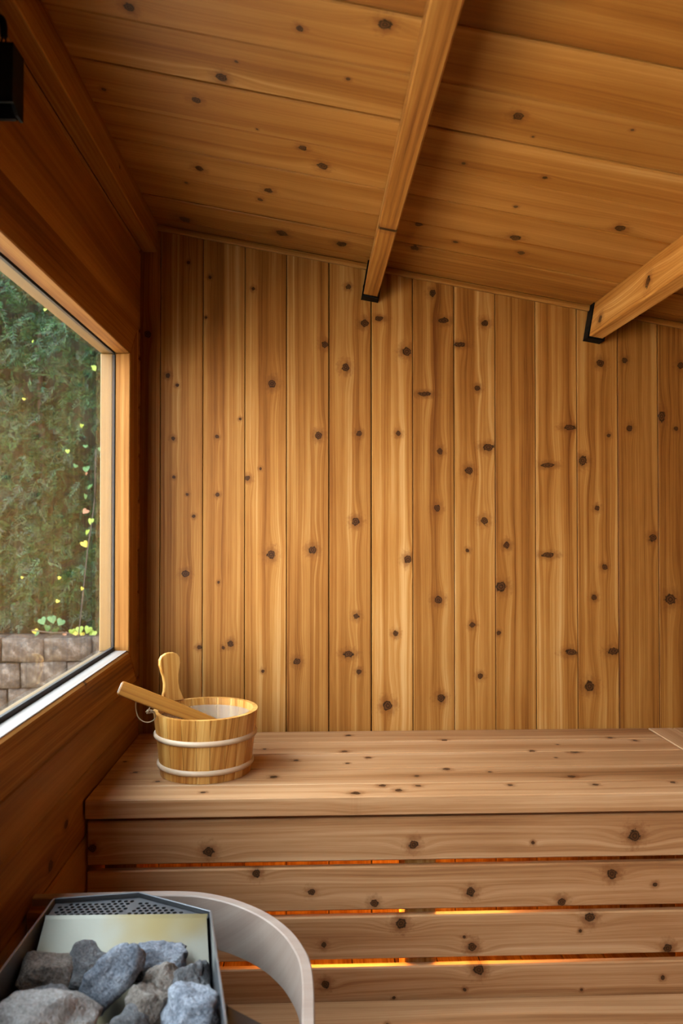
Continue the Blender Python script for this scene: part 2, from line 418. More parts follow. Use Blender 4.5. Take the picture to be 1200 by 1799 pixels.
def box_mesh(L, W, T, bev=0.0015, s0=0.0, s1=0.0, bow=None):
    """box along x; ends sheared by s0 / s1 (x offset per y); bevelled edges"""
    bm = bmesh.new()
    vs = []
    for sx in (-1, 1):
        for sy in (-1, 1):
            for sz in (-1, 1):
                xx = sx * L / 2 + (s1 if sx > 0 else s0) * sy * W / 2
                vs.append(bm.verts.new((xx, sy * W / 2, sz * T / 2)))
    q = ((0, 1, 3, 2), (4, 6, 7, 5), (0, 4, 5, 1), (2, 3, 7, 6), (0, 2, 6, 4), (1, 5, 7, 3))
    for f in q:
        bm.faces.new([vs[i] for i in f])
    if bev > 0:
        bmesh.ops.bevel(bm, geom=bm.edges[:], offset=bev, segments=1, affect='EDGES', profile=0.5)
    bmesh.ops.recalc_face_normals(bm, faces=bm.faces[:])
    me = bpy.data.meshes.new('piece')
    bm.to_mesh(me)
    bm.free()
    return me

def frame(center, xd, yd):
    x = Vector(xd).normalized()
    y = (Vector(yd) - Vector(yd).dot(x) * x).normalized()
    z = x.cross(y)
    m = Matrix((x, y, z)).transposed().to_4x4()
    m.translation = Vector(center)
    return m

def board(name, center, xd, yd, size, parent, bev=0.0015, s0=0.0, s1=0.0, knots=(), extra=0, mat=None,
          bright=None, hue=None, rings=None, seed=None, fam='cedar'):
    """one plank: grain along xd, width along yd. knots are world points; the ones on this plank are kept."""
    L, W, T = size
    mtx = frame(center, xd, yd)
    inv = mtx.inverted()
    mine = []
    for (kx, ky, kz, kr, ka) in knots:
        p = inv @ Vector((kx, ky, kz))
        if abs(p.x) < L / 2 and abs(p.y) < W / 2 and abs(p.z) < T / 2 + 0.03:
            mine.append([p.x, p.y, kr, ka ** 0.5])
    for _ in range(extra):
        mine.append([rng.uniform(-L / 2, L / 2), rng.uniform(-W * 0.42, W * 0.42), rng.uniform(0.003, 0.009), rng.choice((0.9, 1.0, 1.3))])
    mine = mine[:9]
    if mat is None:
        mat = M[fam + '0'] if not mine else (M[fam + '4'] if len(mine) <= 4 else M[fam + '9'])
    o = link(name, box_mesh(L, W, T, bev, s0, s1), mat, parent, mtx)
    slots = 4 if len(mine) <= 4 else 9
    if mine:
        for k in range(slots):
            o['knot%d' % k] = mine[k] if k < len(mine) else [90.0, 0.0, 0.001, 1.0]
    set_tone(o, rng.uniform(0.93, 1.06) if bright is None else bright,
             rng.uniform(-0.10, 0.10) if hue is None else hue,
             rng.uniform(0.75, 1.25) if rings is None else rings, seed)
    return o

def pboard(*a, **k):
    return board(*a, fam='bench', **k)

def slab(name, lo, hi, mat, parent=None, kind=None, bright=1.0):
    """plain box between two corners (room shell)"""
    lo, hi = Vector(lo), Vector(hi)
    d = hi - lo
    o = link(name, box_mesh(d.x, d.y, d.z, 0.0), mat, parent, Matrix.Translation((lo + hi) / 2))
    set_tone(o, bright)
    if kind:
        o['kind'] = kind
    return o

def smooth(me):
    for p in me.polygons:
        p.use_smooth = True
    return me

def mesh_from(verts, faces):
    me = bpy.data.meshes.new('piece')
    me.from_pydata([tuple(v) for v in verts], [], faces)
    me.validate()
    me.update()
    return me

def tube_mesh(path, radius, sides=8, closed=False, flat=1.0):
    pts = [Vector(p) for p in path]
    n = len(pts)
    V, Fc = [], []
    up = Vector((0, 0, 1))
    for i, p in enumerate(pts):
        a = pts[(i - 1) % n] if (closed or i > 0) else p
        b = pts[(i + 1) % n] if (closed or i < n - 1) else p
        t = (b - a).normalized()
        u = t.cross(up)
        if u.length < 1e-3:
            u = t.cross(Vector((0, 1, 0)))
        u.normalize()
        w = u.cross(t)
        for k in range(sides):
            an = 2 * math.pi * k / sides
            V.append(p + u * (math.cos(an) * radius * flat) + w * (math.sin(an) * radius))
    seg = n if closed else n - 1
    for i in range(seg):
        j = (i + 1) % n
        for k in range(sides):
            k2 = (k + 1) % sides
            Fc.append((i * sides + k, j * sides + k, j * sides + k2, i * sides + k2))
    if not closed:
        Fc.append(tuple(range(sides)))
        Fc.append(tuple((n - 1) * sides + k for k in reversed(range(sides))))
    return smooth(mesh_from(V, Fc))

def extrude_outline(pts2d, thick, bev=0.0):
    """closed outline in local xy, thickness along z, edges rounded by bev"""
    bm = bmesh.new()
    vs = [bm.verts.new((p[0], p[1], -thick / 2)) for p in pts2d]
    f = bm.faces.new(vs)
    r = bmesh.ops.extrude_face_region(bm, geom=[f])
    for v in [g for g in r['geom'] if isinstance(g, bmesh.types.BMVert)]:
        v.co.z += thick
    bmesh.ops.recalc_face_normals(bm, faces=bm.faces[:])
    if bev > 0:
        es = [e for e in bm.edges if len(e.link_faces) == 2 and abs(e.verts[0].co.z - e.verts[1].co.z) < 1e-6]
        bmesh.ops.bevel(bm, geom=es, offset=bev, segments=2, affect='EDGES', profile=0.5)
    me = bpy.data.meshes.new('piece')
    bm.to_mesh(me)
    bm.free()
    return me

# ------------------------------------------------------------------ room dimensions
XW = -0.525          # face of the window wall
XR = 2.30            # face of the right wall
YB = 2.43            # face of the back wall
YF = -1.5            # front wall with the glass door
def zceil(x):        # underside of the sloping ceiling boards
    return 2.279 - 0.1753 * (x + 0.478)
CS = Vector((1.0, 0.0, -0.1753)).normalized()      # down the roof slope
CN = Vector((-0.1753, 0.0, -1.0)).normalized()     # out of the ceiling, into the room

# ------------------------------------------------------------------ shell
floor = slab('floor', (XW - 0.12, YF - 0.1, -0.05), (XR + 0.12, YB + 0.12, 0.0), M['cedar0'], kind='structure', bright=0.9)
for i in range(22):
    board('board', (XW + 0.065 + 0.13 * i, (YB + YF) / 2, 0.009), (0, 1, 0), (1, 0, 0), (YB - YF, 0.127, 0.018), floor)

# back wall: backing panel and vertical cedar boards
wall_back = empty('wall_back', (0.6, YB + 0.06, 0.0))
wall_back['kind'] = 'structure'
bh = zceil(0.57) + 0.02
bk_ = link('backing', box_mesh(bh, XR - XW + 0.24, 0.08, 0.0, s1=0.1753), M['cedar0'], wall_back, frame(((XW + XR) / 2, YB + 0.061, bh / 2), (0, 0, 1), (-1, 0, 0)))
set_tone(bk_, 0.25)
joints = [-0.5480, -0.4677, -0.3365, -0.2066, -0.0770, 0.0549, 0.1874, 0.3177, 0.4486, 0.5783, 0.7066, 0.8391, 0.9703, 1.0994,
          1.2300, 1.3600, 1.4900, 1.6200, 1.75, 1.88, 2.01, 2.14, 2.30]
back_tone = {0: (1.0, -0.05), 1: (0.98, 0.00), 2: (0.98, 0.0), 3: (1.02, 0.05), 4: (0.96, -0.02), 5: (0.98, 0.0), 6: (1.08, 0.12),
             7: (0.96, -0.06), 8: (1.0, 0.0), 9: (0.98, -0.03), 10: (1.02, 0.06), 11: (1.0, 0.0), 12: (0.94, -0.10), 13: (0.95, -0.10)}
wide_gap = {4: 0.0030, 5: 0.0034}
for i in range(len(joints) - 1):
    a, b = joints[i], joints[i + 1]
    g = 0.0021
    a2 = a + wide_gap.get(i - 1, g) / 2
    b2 = b - wide_gap.get(i, g) / 2
    cx = (a2 + b2) / 2
    top = zceil(cx) + 0.10
    br, hu = back_tone.get(i, (1.0, 0.0))
    bd = board('board', (cx, YB + 0.01, (top + 0.02) / 2), (0, 0, 1), (-1, 0, 0), (top - 0.02, b2 - a2, 0.02), wall_back, 0.0012,
               s1=0.1753, knots=KNOTS['back'], bright=br, hue=hu, rings=rng.uniform(0.8, 1.2))

# right wall and front wall, off to the side and behind the view
wall_right = slab('wall_right', (XR, YF - 0.1, 0.0), (XR + 0.10, YB + 0.10, 2.1), M['cedar0'], kind='structure')
for i in range(17):
    z = 0.063 + 0.126 * i
    if z < 1.84:
        board('board', (XR - 0.008, (YB + YF) / 2, z), (0, 1, 0), (0, 0, 1), (YB - YF, 0.1245, 0.016), wall_right)
wall_front = empty('wall_front', (0.5, YF, 0.0))
wall_front['kind'] = 'structure'
DX0, DX1, DZ = 0.10, 0.24, 1.95
def fboard(x0, x1, z0, z1):
    board('board', ((x0 + x1) / 2, YF - 0.02, (z0 + z1) / 2), (0, 0, 1), (1, 0, 0), (z1 - z0, x1 - x0 - 0.001, 0.04), wall_front)
x = XW - 0.1
while x < XR + 0.1:
    x2 = min(x + 0.13, XR + 0.1)
    if x2 <= DX0 + 0.001 or x >= DX1 - 0.001:
        fboard(x, x2, 0.0, zceil(x) + 0.1)
    else:
        lo_, hi_ = max(x, DX0), min(x2, DX1)
        if x < DX0: fboard(x, DX0, 0.0, zceil(x) + 0.1)
        if x2 > DX1: fboard(DX1, x2, 0.0, zceil(x) + 0.1)
        fboard(lo_, hi_, DZ, zceil(x) + 0.1)
    x = x2
door = empty('door_1', ((DX0 + DX1) / 2, YF, 0.0))
door['kind'] = 'structure'
for xx in (DX0 + 0.03, DX1 - 0.03):
    board('stile', (xx, YF - 0.02, DZ / 2), (0, 0, 1), (1, 0, 0), (DZ, 0.06, 0.045), door, 0.003)
for zz in (0.06, DZ - 0.03):
    board('rail', ((DX0 + DX1) / 2, YF - 0.02, zz), (1, 0, 0), (0, 0, 1), (DX1 - DX0 - 0.122, 0.06, 0.045), door, 0.003)
slab('glass_pane', (DX0 + 0.06, YF - 0.024, 0.09), (DX1 - 0.06, YF - 0.018, DZ - 0.06), M['glass'], door)
board('handle', (DX0 + 0.03, YF + 0.035, 1.05), (0, 0, 1), (1, 0, 0), (0.3, 0.03, 0.03), door, 0.006)

# ceiling: roof deck and boards running down the slope
ceil_root = empty('ceiling', (0.5, 0.7, zceil(0.5)))
ceil_root['kind'] = 'structure'
xa, xb = XW - 0.12, XR + 0.12
ca = Vector(((xa + xb) / 2, (YB + YF) / 2, zceil((xa + xb) / 2)))
clen = (Vector((xb, 0, zceil(xb))) - Vector((xa, 0, zceil(xa)))).length
dk = link('roof_deck', box_mesh(clen, YB - YF + 0.24, 0.05, 0.0), M['cedar0'], ceil_root, frame(ca - CN * 0.048, CS, (0, 1, 0)))
set_tone(dk, 0.3)
cj = [2.432, 2.36, 2.197, 2.037, 1.878, 1.720, 1.555, 1.395]
while cj[-1] > YF:
    cj.append(cj[-1] - 0.160)
for i in range(len(cj) - 1):
    y1, y0 = cj[i], max(cj[i + 1], YF)
    g = 0.0050 if i in (2, 5, 6, 7) else 0.0028
    lip = (0.0, 0.0015, -0.0010, 0.0012, 0.0, 0.0016, -0.0008, 0.0014)[i % 8]
    c = Vector(((xa + xb) / 2, (y0 + y1) / 2, zceil((xa + xb) / 2))) - CN * 0.01 + CN * lip
    board('board', c, CS, (0, 1, 0), (clen, y1 - y0 - g, 0.02), ceil_root, 0.0026, knots=KNOTS['ceil'], extra=0 if y0 > 1.2 else 2,
          bright=rng.uniform(1.06, 1.15), hue=rng.uniform(-0.06, 0.05), fam='soft')

# thin strip where the ceiling meets the back wall
cp = Vector(((XW + XR) / 2, YB - 0.007, zceil((XW + XR) / 2))) + CN * 0.009
trim = board('trim_1', cp, CS, (0, 1, 0), (clen - 0.22, 0.014, 0.018), None, 0.003, bright=0.97)
tag(trim, kind='structure')

# ------------------------------------------------------------------ window wall
wall_left = empty('wall_left', (XW, 1.0, 0.0))
wall_left['kind'] = 'structure'
WY0, WY1, WZ0, WZ1 = -1.10, 2.26, 0.986, 1.842      # clear opening
CAS = 0.105                                        # face width of the frame members
XS = XW - 0.004                                    # face of the siding, a little behind the frame
slab('backing', (XW - 0.10, YF - 0.1, 0.0), (XW - 0.022, YB + 0.1, WZ0 - CAS), M['cedar0'], wall_left, bright=0.3)
slab('backing', (XW - 0.10, YF - 0.1, WZ1 + CAS), (XW - 0.022, YB + 0.1, 2.27), M['cedar0'], wall_left, bright=0.3)
slab('backing', (XW - 0.10, WY1 + CAS, WZ0 - CAS), (XW - 0.022, YB + 0.1, WZ1 + CAS), M['cedar0'], wall_left, bright=0.3)
slab('backing', (XW - 0.10, YF - 0.1, WZ0 - CAS), (XW - 0.022, WY0 - CAS, WZ1 + CAS), M['cedar0'], wall_left, bright=0.3)
lz = [0.881, 0.765, 0.613, 0.463, 0.313, 0.163, 0.018]
def lboard(y0, y1, z0, z1, off=0.0, **kw):
    board('board', (XS - 0.009 + off, (y0 + y1) / 2, (z0 + z1) / 2), (0, 1, 0), (0, 0, 1), (y1 - y0, z1 - z0 - 0.0025, 0.018), wall_left, 0.0055, fam='soft', **kw)
lk = [(XW, 1.62, 0.655, 0.011, 0.9), (XW, 1.72, 0.70, 0.010, 0.8), (XW, 1.20, 0.80, 0.008, 1.0), (XW, 2.05, 0.69, 0.006, 1.0),
      (XW, 1.95, 0.64, 0.006, 0.8), (XW, 1.68, 0.55, 0.006, 0.8)]
for i in range(len(lz) - 1):
    lboard(YF, YB, lz[i + 1], lz[i], off=(0.002, -0.001, 0.001, 0.0, 0.001, 0.0)[i], knots=lk, extra=2 if i > 1 else 0)
lboard(YF, YB, WZ1 + CAS, 2.192, hue=-0.05)
lboard(YF, YB, 2.192, 2.275)
zz = WZ0 - CAS
k = 0
while zz < WZ1 + CAS - 0.01:
    z2 = min(zz + (0.11, 0.15, 0.13, 0.15, 0.14, 0.15, 0.15, 0.15)[k], WZ1 + CAS)
    lboard(WY1 + CAS, YB, zz, z2, off=(-0.001, 0.001, -0.002, 0.001, -0.001, 0.0, 0.001, 0.0)[k])
    lboard(YF, WY0 - CAS, zz, z2)
    zz = z2
    k += 1
# beam along the top of the window wall
lb = board('trim_2', (XW + 0.0235, (YB + YF) / 2, 2.238), (0, 1, 0), (0, 0, 1), (YB - YF, 0.088, 0.047), None, 0.002, bright=0.95, hue=-0.05,
           knots=[(XW + 0.047, 1.30, 2.235, 0.006, 0.8), (XW + 0.047, 1.95, 2.24, 0.004, 0.8)])
tag(lb, kind='structure')

# window: mitred frame, stops, gasket, pane
win = empty('window_1', (XW, 1.28, WZ0))
win['kind'] = 'structure'
XF = XW + 0.004
dpt = 0.043
cy = (WY0 + WY1) / 2
Lw = WY1 - WY0
fx = XF - dpt / 2
wk = [(XF - 0.02, 1.83, 0.983, 0.006, 1.0)]
board('sill', (fx, cy, WZ0 - CAS / 2), (0, 1, 0), (0, 0, 1), (Lw + CAS, CAS, dpt), win, 0.0050, s0=1.0, s1=-1.0, hue=-0.05, rings=1.6, knots=wk)
board('head', (fx, cy, WZ1 + CAS / 2), (0, 1, 0), (0, 0, 1), (Lw + CAS, CAS, dpt), win, 0.0025, s0=-1.0, s1=1.0, hue=-0.03)
board('jamb', (fx, WY1 + CAS / 2, (WZ0 + WZ1) / 2), (0, 0, 1), (0, 1, 0), (WZ1 - WZ0 + CAS, CAS, dpt), win, 0.0025, s0=-1.0, s1=1.0, hue=-0.03, bright=0.85)
board('jamb', (fx, WY0 - CAS / 2, (WZ0 + WZ1) / 2), (0, 0, 1), (0, 1, 0), (WZ1 - WZ0 + CAS, CAS, dpt), win, 0.0025, s0=1.0, s1=-1.0)
cap_ = board('sill_sheen_strip', (XF - 0.0235, cy, WZ0 + 0.0012), (0, 1, 0), (1, 0, 0), (Lw - 0.002, 0.036, 0.003), win, 0.0008, mat=M['sill_sheen'], hue=0.05, rings=1.2)  # added thin strip, whitened to imitate sky reflected on the sill top
cap_['label'] = 'pale strip on the sill top, sky sheen put into its colour'
# outer half of the frame, beyond the glass
ox = XF - dpt - 0.008 - 0.017
for (nm, c, xd, yd, L) in (('stop', (ox, cy, WZ0 - 0.03), (0, 1, 0), (0, 0, 1), Lw + 0.12), ('stop', (ox, cy, WZ1 + 0.03), (0, 1, 0), (0, 0, 1), Lw + 0.12),
                           ('stop', (ox, WY1 + 0.03, 1.414), (0, 0, 1), (0, 1, 0), WZ1 - WZ0 - 0.002), ('stop', (ox, WY0 - 0.03, 1.414), (0, 0, 1), (0, 1, 0), WZ1 - WZ0 - 0.002)):
    board(nm, c, xd, yd, (L, 0.06, 0.034), win, 0.002, mat=M['fir'], hue=0.0, bright=1.0)
gx = XF - dpt - 0.004
slab('glass_pane', (gx - 0.003, WY0 - 0.012, WZ0 - 0.010), (gx + 0.003, WY1 + 0.010, WZ1 + 0.010), M['glass'], win)
slab('gasket', (gx - 0.0038, WY0, WZ0 - 0.012), (gx + 0.0038, WY1, WZ0 + 0.013), M['gasket'], win)
slab('gasket', (gx - 0.0035, WY0, WZ1 - 0.004), (gx + 0.0035, WY1, WZ1 + 0.012), M['gasket'], win)
slab('gasket', (gx - 0.0035, WY1 - 0.003, WZ0 + 0.014), (gx + 0.0035, WY1 + 0.012, WZ1 - 0.005), M['gasket'], win)

# ------------------------------------------------------------------ roof beams and hangers
def roof_beam(xb, label, hlabel, knots, bright=1.04):
    """2x4 set square to the roof; xb = x of its lower left edge"""
    w, h = 0.0455, 0.107
    zb = zceil(xb) - 0.108
    # foot of the beam on the ceiling line
    base = Vector((xb, 0.0, zceil(xb)))
    t = ((Vector((xb, 0, zb)) - base).dot(CN))
    foot = Vector((xb, 0, zb)) - CN * h
    c = foot + CN * (h / 2) + CS * (w / 2)
    y0, y1 = YF, YB
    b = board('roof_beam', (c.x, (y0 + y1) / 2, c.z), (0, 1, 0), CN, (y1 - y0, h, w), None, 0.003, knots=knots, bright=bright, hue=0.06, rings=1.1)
    tag(b, label, 'beam')
    hg = empty('joist_hanger', (c.x, YB - 0.02, c.z))
    tag(hg, hlabel, 'bracket')
    d = 0.045
    for s in (-1, 1):
        cc = c + CS * (s * (w / 2 + 0.0021)) + CN * 0.004
        link('side_plate', box_mesh(d, h + 0.006, 0.004, 0.0006), M['black_steel'], hg, frame((cc.x, YB - d / 2, cc.z), (0, 1, 0), CN))
    cc = c + CN * (h / 2 + 0.0035)
    link('seat_plate', box_mesh(d, 0.006, w + 0.0085, 0.0006), M['black_steel'], hg, frame((cc.x, YB - d / 2, cc.z), (0, 1, 0), CN))
    cc = c + CN * (h / 2 - 0.03) - CS * (w / 2 + 0.0045)
    link('nail_head', box_mesh(0.008, 0.008, 0.0015, 0.0004), M['black_steel'], hg, frame((cc.x, YB - d / 2, cc.z), (0, 1, 0), CN))
roof_beam(0.160, 'cedar roof beam ending over the middle of the back wall', 'black steel hanger holding the beam over the middle of the back wall',
          [(0.18, 1.85, 2.064, 0.010, 0.9)])
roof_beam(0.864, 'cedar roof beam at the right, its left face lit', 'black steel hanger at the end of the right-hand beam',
          [(0.866, 2.31, 1.97, 0.012, 0.8), (0.866, 1.98, 1.98, 0.014, 1.3)], 1.25)  # raised wood brightness: window light on the left face put into the colour

# ------------------------------------------------------------------ bench
bench = empty('sauna_bench', (0.5, 2.1, 0.0))
tag(bench, 'slatted cedar bench built along the back wall with a plank seat', 'bench')
ZB = 0.7085
XC = 1.0585
rows = [2.428, 2.31, 2.19, 2.058, 1.934, 1.84]
for i in range(5):
    y1, y0 = rows[i], rows[i + 1]
    front = i == 4
    th = 0.045 if front else 0.038
    pboard('seat_plank', ((XW + XC - 0.004) / 2, (y0 + y1) / 2, ZB - th / 2 + (0.001 if front else 0)), (1, 0, 0), (0, 1, 0),
          (XC - XW - 0.003, y1 - y0 - 0.0035, th), bench, 0.0016 if not front else 0.0025, knots=KNOTS['deck'], bright=rng.uniform(0.97, 1.05), hue=rng.uniform(-0.05, 0.08))
for i in range(10):
    a = XC + 0.001 + (0 if i == 0 else 0.080 + (i - 1) * 0.1265)
    b = XC + (0.079 if i == 0 else 0.080 + i * 0.1265 - 0.001)
    pboard('seat_plank', ((a + b) / 2, 1.427, ZB - 0.019), (0, 1, 0), (1, 0, 0), (2.0, b - a - 0.0015, 0.038), bench, 0.0015, extra=3,
          knots=KNOTS['deck'])
SL = [(0.6545, 0.1015), (0.5392, 0.1020), (0.4228, 0.1010), (0.3035, 0.1015)]
for i, (zt, h) in enumerate(SL):
    pboard('front_slat', ((XW + 0.0015 + XC + 0.03) / 2, 1.865, zt - h / 2), (1, 0, 0), (0, 0, 1), (XC + 0.03 - XW - 0.0015, h, 0.020), bench, 0.003,
          knots=KNOTS['slat'], bright=rng.uniform(0.98, 1.05), hue=rng.uniform(-0.03, 0.08))
    pboard('side_slat', (XC + 0.045, (1.84 + 0.42) / 2, zt - h / 2), (0, 1, 0), (0, 0, 1), (1.42, h, 0.020), bench, 0.003, extra=4)
for px_ in (-0.45, 0.262, 0.98):
    board('support_post', (px_, 1.940, 0.330), (0, 0, 1), (1, 0, 0), (0.66, 0.075, 0.128), bench, 0.002)

# lower step in front of the bench
step = empty('bench_step', (0.4, 1.6, 0.0))
tag(step, 'low cedar step deck in front of the slatted bench', 'step')
ZS = 0.228
for i in range(4):
    y1 = 1.852 - 0.1125 * i
    pboard('plank', ((XW + 0.01 + XC + 0.02) / 2, y1 - 0.055, ZS - 0.019), (1, 0, 0), (0, 1, 0), (XC + 0.02 - XW - 0.02, 0.110, 0.038), step, 0.003,
          bright=0.96, extra=1)
pboard('light_block_board', ((XW + 0.01 + XC + 0.02) / 2, 1.846, 0.094), (1, 0, 0), (0, 0, 1), (XC + 0.02 - XW - 0.02, 0.186, 0.012), step, 0.002)  # unseen board added to block amber light leaking under the step
pboard('riser', ((XW + 0.01 + XC + 0.02) / 2, 1.425, 0.103), (1, 0, 0), (0, 0, 1), (XC + 0.02 - XW - 0.02, 0.168, 0.02), step, 0.003, extra=3)

# amber light under the seat
for (lx0, lx1, ly, lz_, lab) in ((-0.05, 0.220, 1.985, 0.403, 'short amber light strip behind the slats, left of the post'), (0.304, 0.50, 1.985, 0.462, 'short amber light strip behind the slats, right of the post')):
    led = empty('light_strip', ((lx0 + lx1) / 2, ly, lz_))
    tag(led, lab, 'light')
    slab('channel', (lx0, ly - 0.012, lz_), (lx1, ly + 0.012, lz_ + 0.008), M['steel_dull'], led)
    slab('diffuser', (lx0 + 0.003, ly - 0.009, lz_ - 0.006), (lx1 - 0.003, ly + 0.009, lz_ - 0.0005), M['led'], led)

# ------------------------------------------------------------------ bucket
BX, BY, BZ = -0.275, 2.06, ZB + 0.0005
bucket = empty('sauna_bucket', (BX, BY, BZ))
tag(bucket, 'pale pine sauna bucket with two light hoops, standing on the bench', 'bucket')
RB, RT, HB, TH = 0.1165, 0.1345, 0.160, 0.012
NS = 22
stave_w = []
tot = 0
for i in range(NS):
    w = rng.uniform(0.8, 1.25)
    stave_w.append(w)
    tot += w
ang = 0.3
for i in range(NS):
    da = stave_w[i] / tot * 2 * math.pi
    am = ang + da / 2
    ang += da
    V, Fc = [], []
    n = 3
    half = da / 2 - 0.003
    for h, R in ((0.0, RB), (HB, RT)):
        for r in (R, R - TH):
            for k in range(n + 1):
                a = -half + 2 * half * k / n
                V.append((h, r * math.sin(a), -r * math.cos(a)))
    m = n + 1
    o0, i0, o1, i1 = 0, m, 2 * m, 3 * m
    for k in range(n):
        Fc += [(o0 + k, o0 + k + 1, o1 + k + 1, o1 + k), (i0 + k + 1, i0 + k, i1 + k, i1 + k + 1),
               (o0 + k + 1, o0 + k, i0 + k, i0 + k + 1), (o1 + k, o1 + k + 1, i1 + k + 1, i1 + k)]
    Fc += [(o0, o1, i1, i0), (o0 + n, i0 + n, i1 + n, o1 + n)]
    mtx = frame((BX, BY, BZ), (0, 0, 1), (-math.sin(am), math.cos(am), 0))
    so = link('stave', mesh_from(V, Fc), M['pine'], bucket, mtx)
    set_tone(so, rng.uniform(0.9, 1.08), rng.uniform(-0.16, 0.16), rng.uniform(0.6, 1.5))
def lathe(profile, n=48):
    V, Fc = [], []
    m = len(profile)
    for i in range(n):
        a = 2 * math.pi * i / n
        for r, z in profile:
            V.append((r * math.cos(a), r * math.sin(a), z))
    for i in range(n):
        j = (i + 1) % n
        for k in range(m):
            k2 = (k + 1) % m
            Fc.append((i * m + k, j * m + k, j * m + k2, i * m + k2))
    return smooth(mesh_from(V, Fc))
for zc in (0.026, 0.100):
    R = RB + (RT - RB) * zc / HB
    prof = [(R - 0.002 + 0.008 * max(0.0, math.cos(t)) if abs(math.cos(t)) > 1e-6 else R - 0.002, 0.0075 * math.sin(t)) for t in
            [(-math.pi / 2) + math.pi * k / 8 for k in range(9)]]
    prof = [(r, z + zc) for r, z in prof]
    hp = link('hoop', lathe(prof), M['whitewood'], bucket, Matrix.Translation((BX, BY, BZ)))
    set_tone(hp, 1.0, 0.05, 0.4)
# base and liner
bt = link('base', lathe([(0.001, 0.004), (RB - TH - 0.001, 0.004), (RB - TH - 0.001, 0.014), (0.001, 0.014)]), M['pine'], bucket, Matrix.Translation((BX, BY, BZ)))
set_tone(bt, 0.95)
def rin(z):
    return RB + (RT - RB) * z / HB - TH - 0.0012
ln = link('liner', lathe([(0.001, 0.016), (rin(0.02) - 0.001, 0.016), (rin(HB - 0.018), HB - 0.018), (rin(HB - 0.018) - 0.0012, HB - 0.018), (rin(0.02) - 0.0025, 0.018), (0.001, 0.018)]),
          M['liner'], bucket, Matrix.Translation((BX, BY, BZ)))
ln['label'] = 'pale plastic liner inside the bucket'
# tall handle stave
ea = math.radians(143)
out = [(-0.02, 0.030), (0.0, 0.030), (0.015, 0.026), (0.032, 0.0205), (0.05, 0.0185), (0.07, 0.020), (0.088, 0.0245), (0.102, 0.0275), (0.116, 0.0265), (0.126, 0.020), (0.1315, 0.010), (0.1325, 0.0)]
pts = [(x_, y_) for x_, y_ in out] + [(x_, -y_) for x_, y_ in reversed(out[:-1])]
rr = RT - TH / 2 - 0.0005
em = frame((BX + rr * math.cos(ea), BY + rr * math.sin(ea), BZ + HB + 0.0003), (0.10 * math.cos(ea), 0.10 * math.sin(ea), 1.0), (-math.sin(ea - 0.25), math.cos(ea - 0.25), 0))
pts = [p for p in pts if p[0] >= 0.0]
pts = [(p[0], p[1] * 1.15) for p in pts]
eo = link('handle', extrude_outline(pts, 0.013, 0.003), M['pine'], bucket, em)
set_tone(eo, 0.98, 0.0, 1.2)

# ------------------------------------------------------------------ ladle
A = Vector((-0.4740, 1.958, 0.9455))
B = Vector((-0.2865, 2.000, 0.8590))
dirv = (B - A).normalized()
E_ = A + dirv * 0.27
ladle = empty('sauna_ladle', E_)
tag(ladle, 'wooden ladle leaning in the bucket with its flat handle over the rim', 'ladle')
out = [(0.0, 0.0155), (0.004, 0.0175), (0.05, 0.0180), (0.14, 0.0170), (0.22, 0.0150), (0.27, 0.0130)]
pts = [p for p in out] + [(p[0], -p[1]) for p in reversed(out)]
lm = frame(A, dirv, (0.25, 0.35, 1.0))
ho = link('handle', extrude_outline(pts, 0.015, 0.003), M['ash'], ladle, lm)
set_tone(ho, 0.97, -0.05, 1.3)
cap = link('handle_end', extrude_outline([(-0.0012, 0.0125), (0.0004, 0.0125), (0.0004, -0.0125), (-0.0012, -0.0125)], 0.010, 0.0), M['endgrain'], ladle, lm)
cap['label'] = 'pale end grain of the handle'
# small cup at the low end
V, Fc = [], []
rings_, segs = 6, 16
for j in range(rings_ + 1):
    t = math.pi / 2 * j / rings_
    for k in range(segs):
        a = 2 * math.pi * k / segs
        V.append((0.034 * math.cos(t) * math.cos(a), 0.034 * math.cos(t) * math.sin(a), -0.034 * math.sin(t)))
for j in range(rings_):
    for k in range(segs):
        k2 = (k + 1) % segs
        Fc.append((j * segs + k, j * segs + k2, (j + 1) * segs + k2, (j + 1) * segs + k))
cu = link('cup', smooth(mesh_from(V, Fc)), M['ash'], ladle, Matrix.Translation(E_ + Vector((0.020, 0.0, -0.012))))
set_tone(cu, 0.9)
sol = cu.modifiers.new('wall', 'SOLIDIFY')
sol.thickness = 0.003
# cord loop through the handle
def spline(pts, n=6):
    P = [Vector(p) for p in pts]
    out = []
    for i in range(len(P) - 1):
        p0, p1, p2, p3 = P[max(i - 1, 0)], P[i], P[i + 1], P[min(i + 2, len(P) - 1)]
        for k in range(n):
            t = k / n
            out.append(0.5 * ((2 * p1) + (p2 - p0) * t + (2 * p0 - 5 * p1 + 4 * p2 - p3) * t * t + (3 * p1 - p0 - 3 * p2 + p3) * t ** 3))
    out.append(P[-1])
    return out
yc = 1.992
cord = [(-0.4365, 1.980, 0.9130), (-0.4410, 1.988, 0.8960), (-0.4405, yc, 0.8797), (-0.4340, yc, 0.8610), (-0.4170, yc, 0.8505), (-0.3990, yc, 0.8546),
        (-0.3925, yc, 0.8678), (-0.4000, yc, 0.8800), (-0.4120, yc, 0.8785), (-0.4070, 1.998, 0.8880), (-0.4065, 1.996, 0.9040), (-0.4130, 1.990, 0.9220), (-0.4200, 1.986, 0.9290), (-0.4290, 1.982, 0.9240)]
link('cord', tube_mesh(spline(cord), 0.0015, 6), M['cord'], ladle)
kn = []
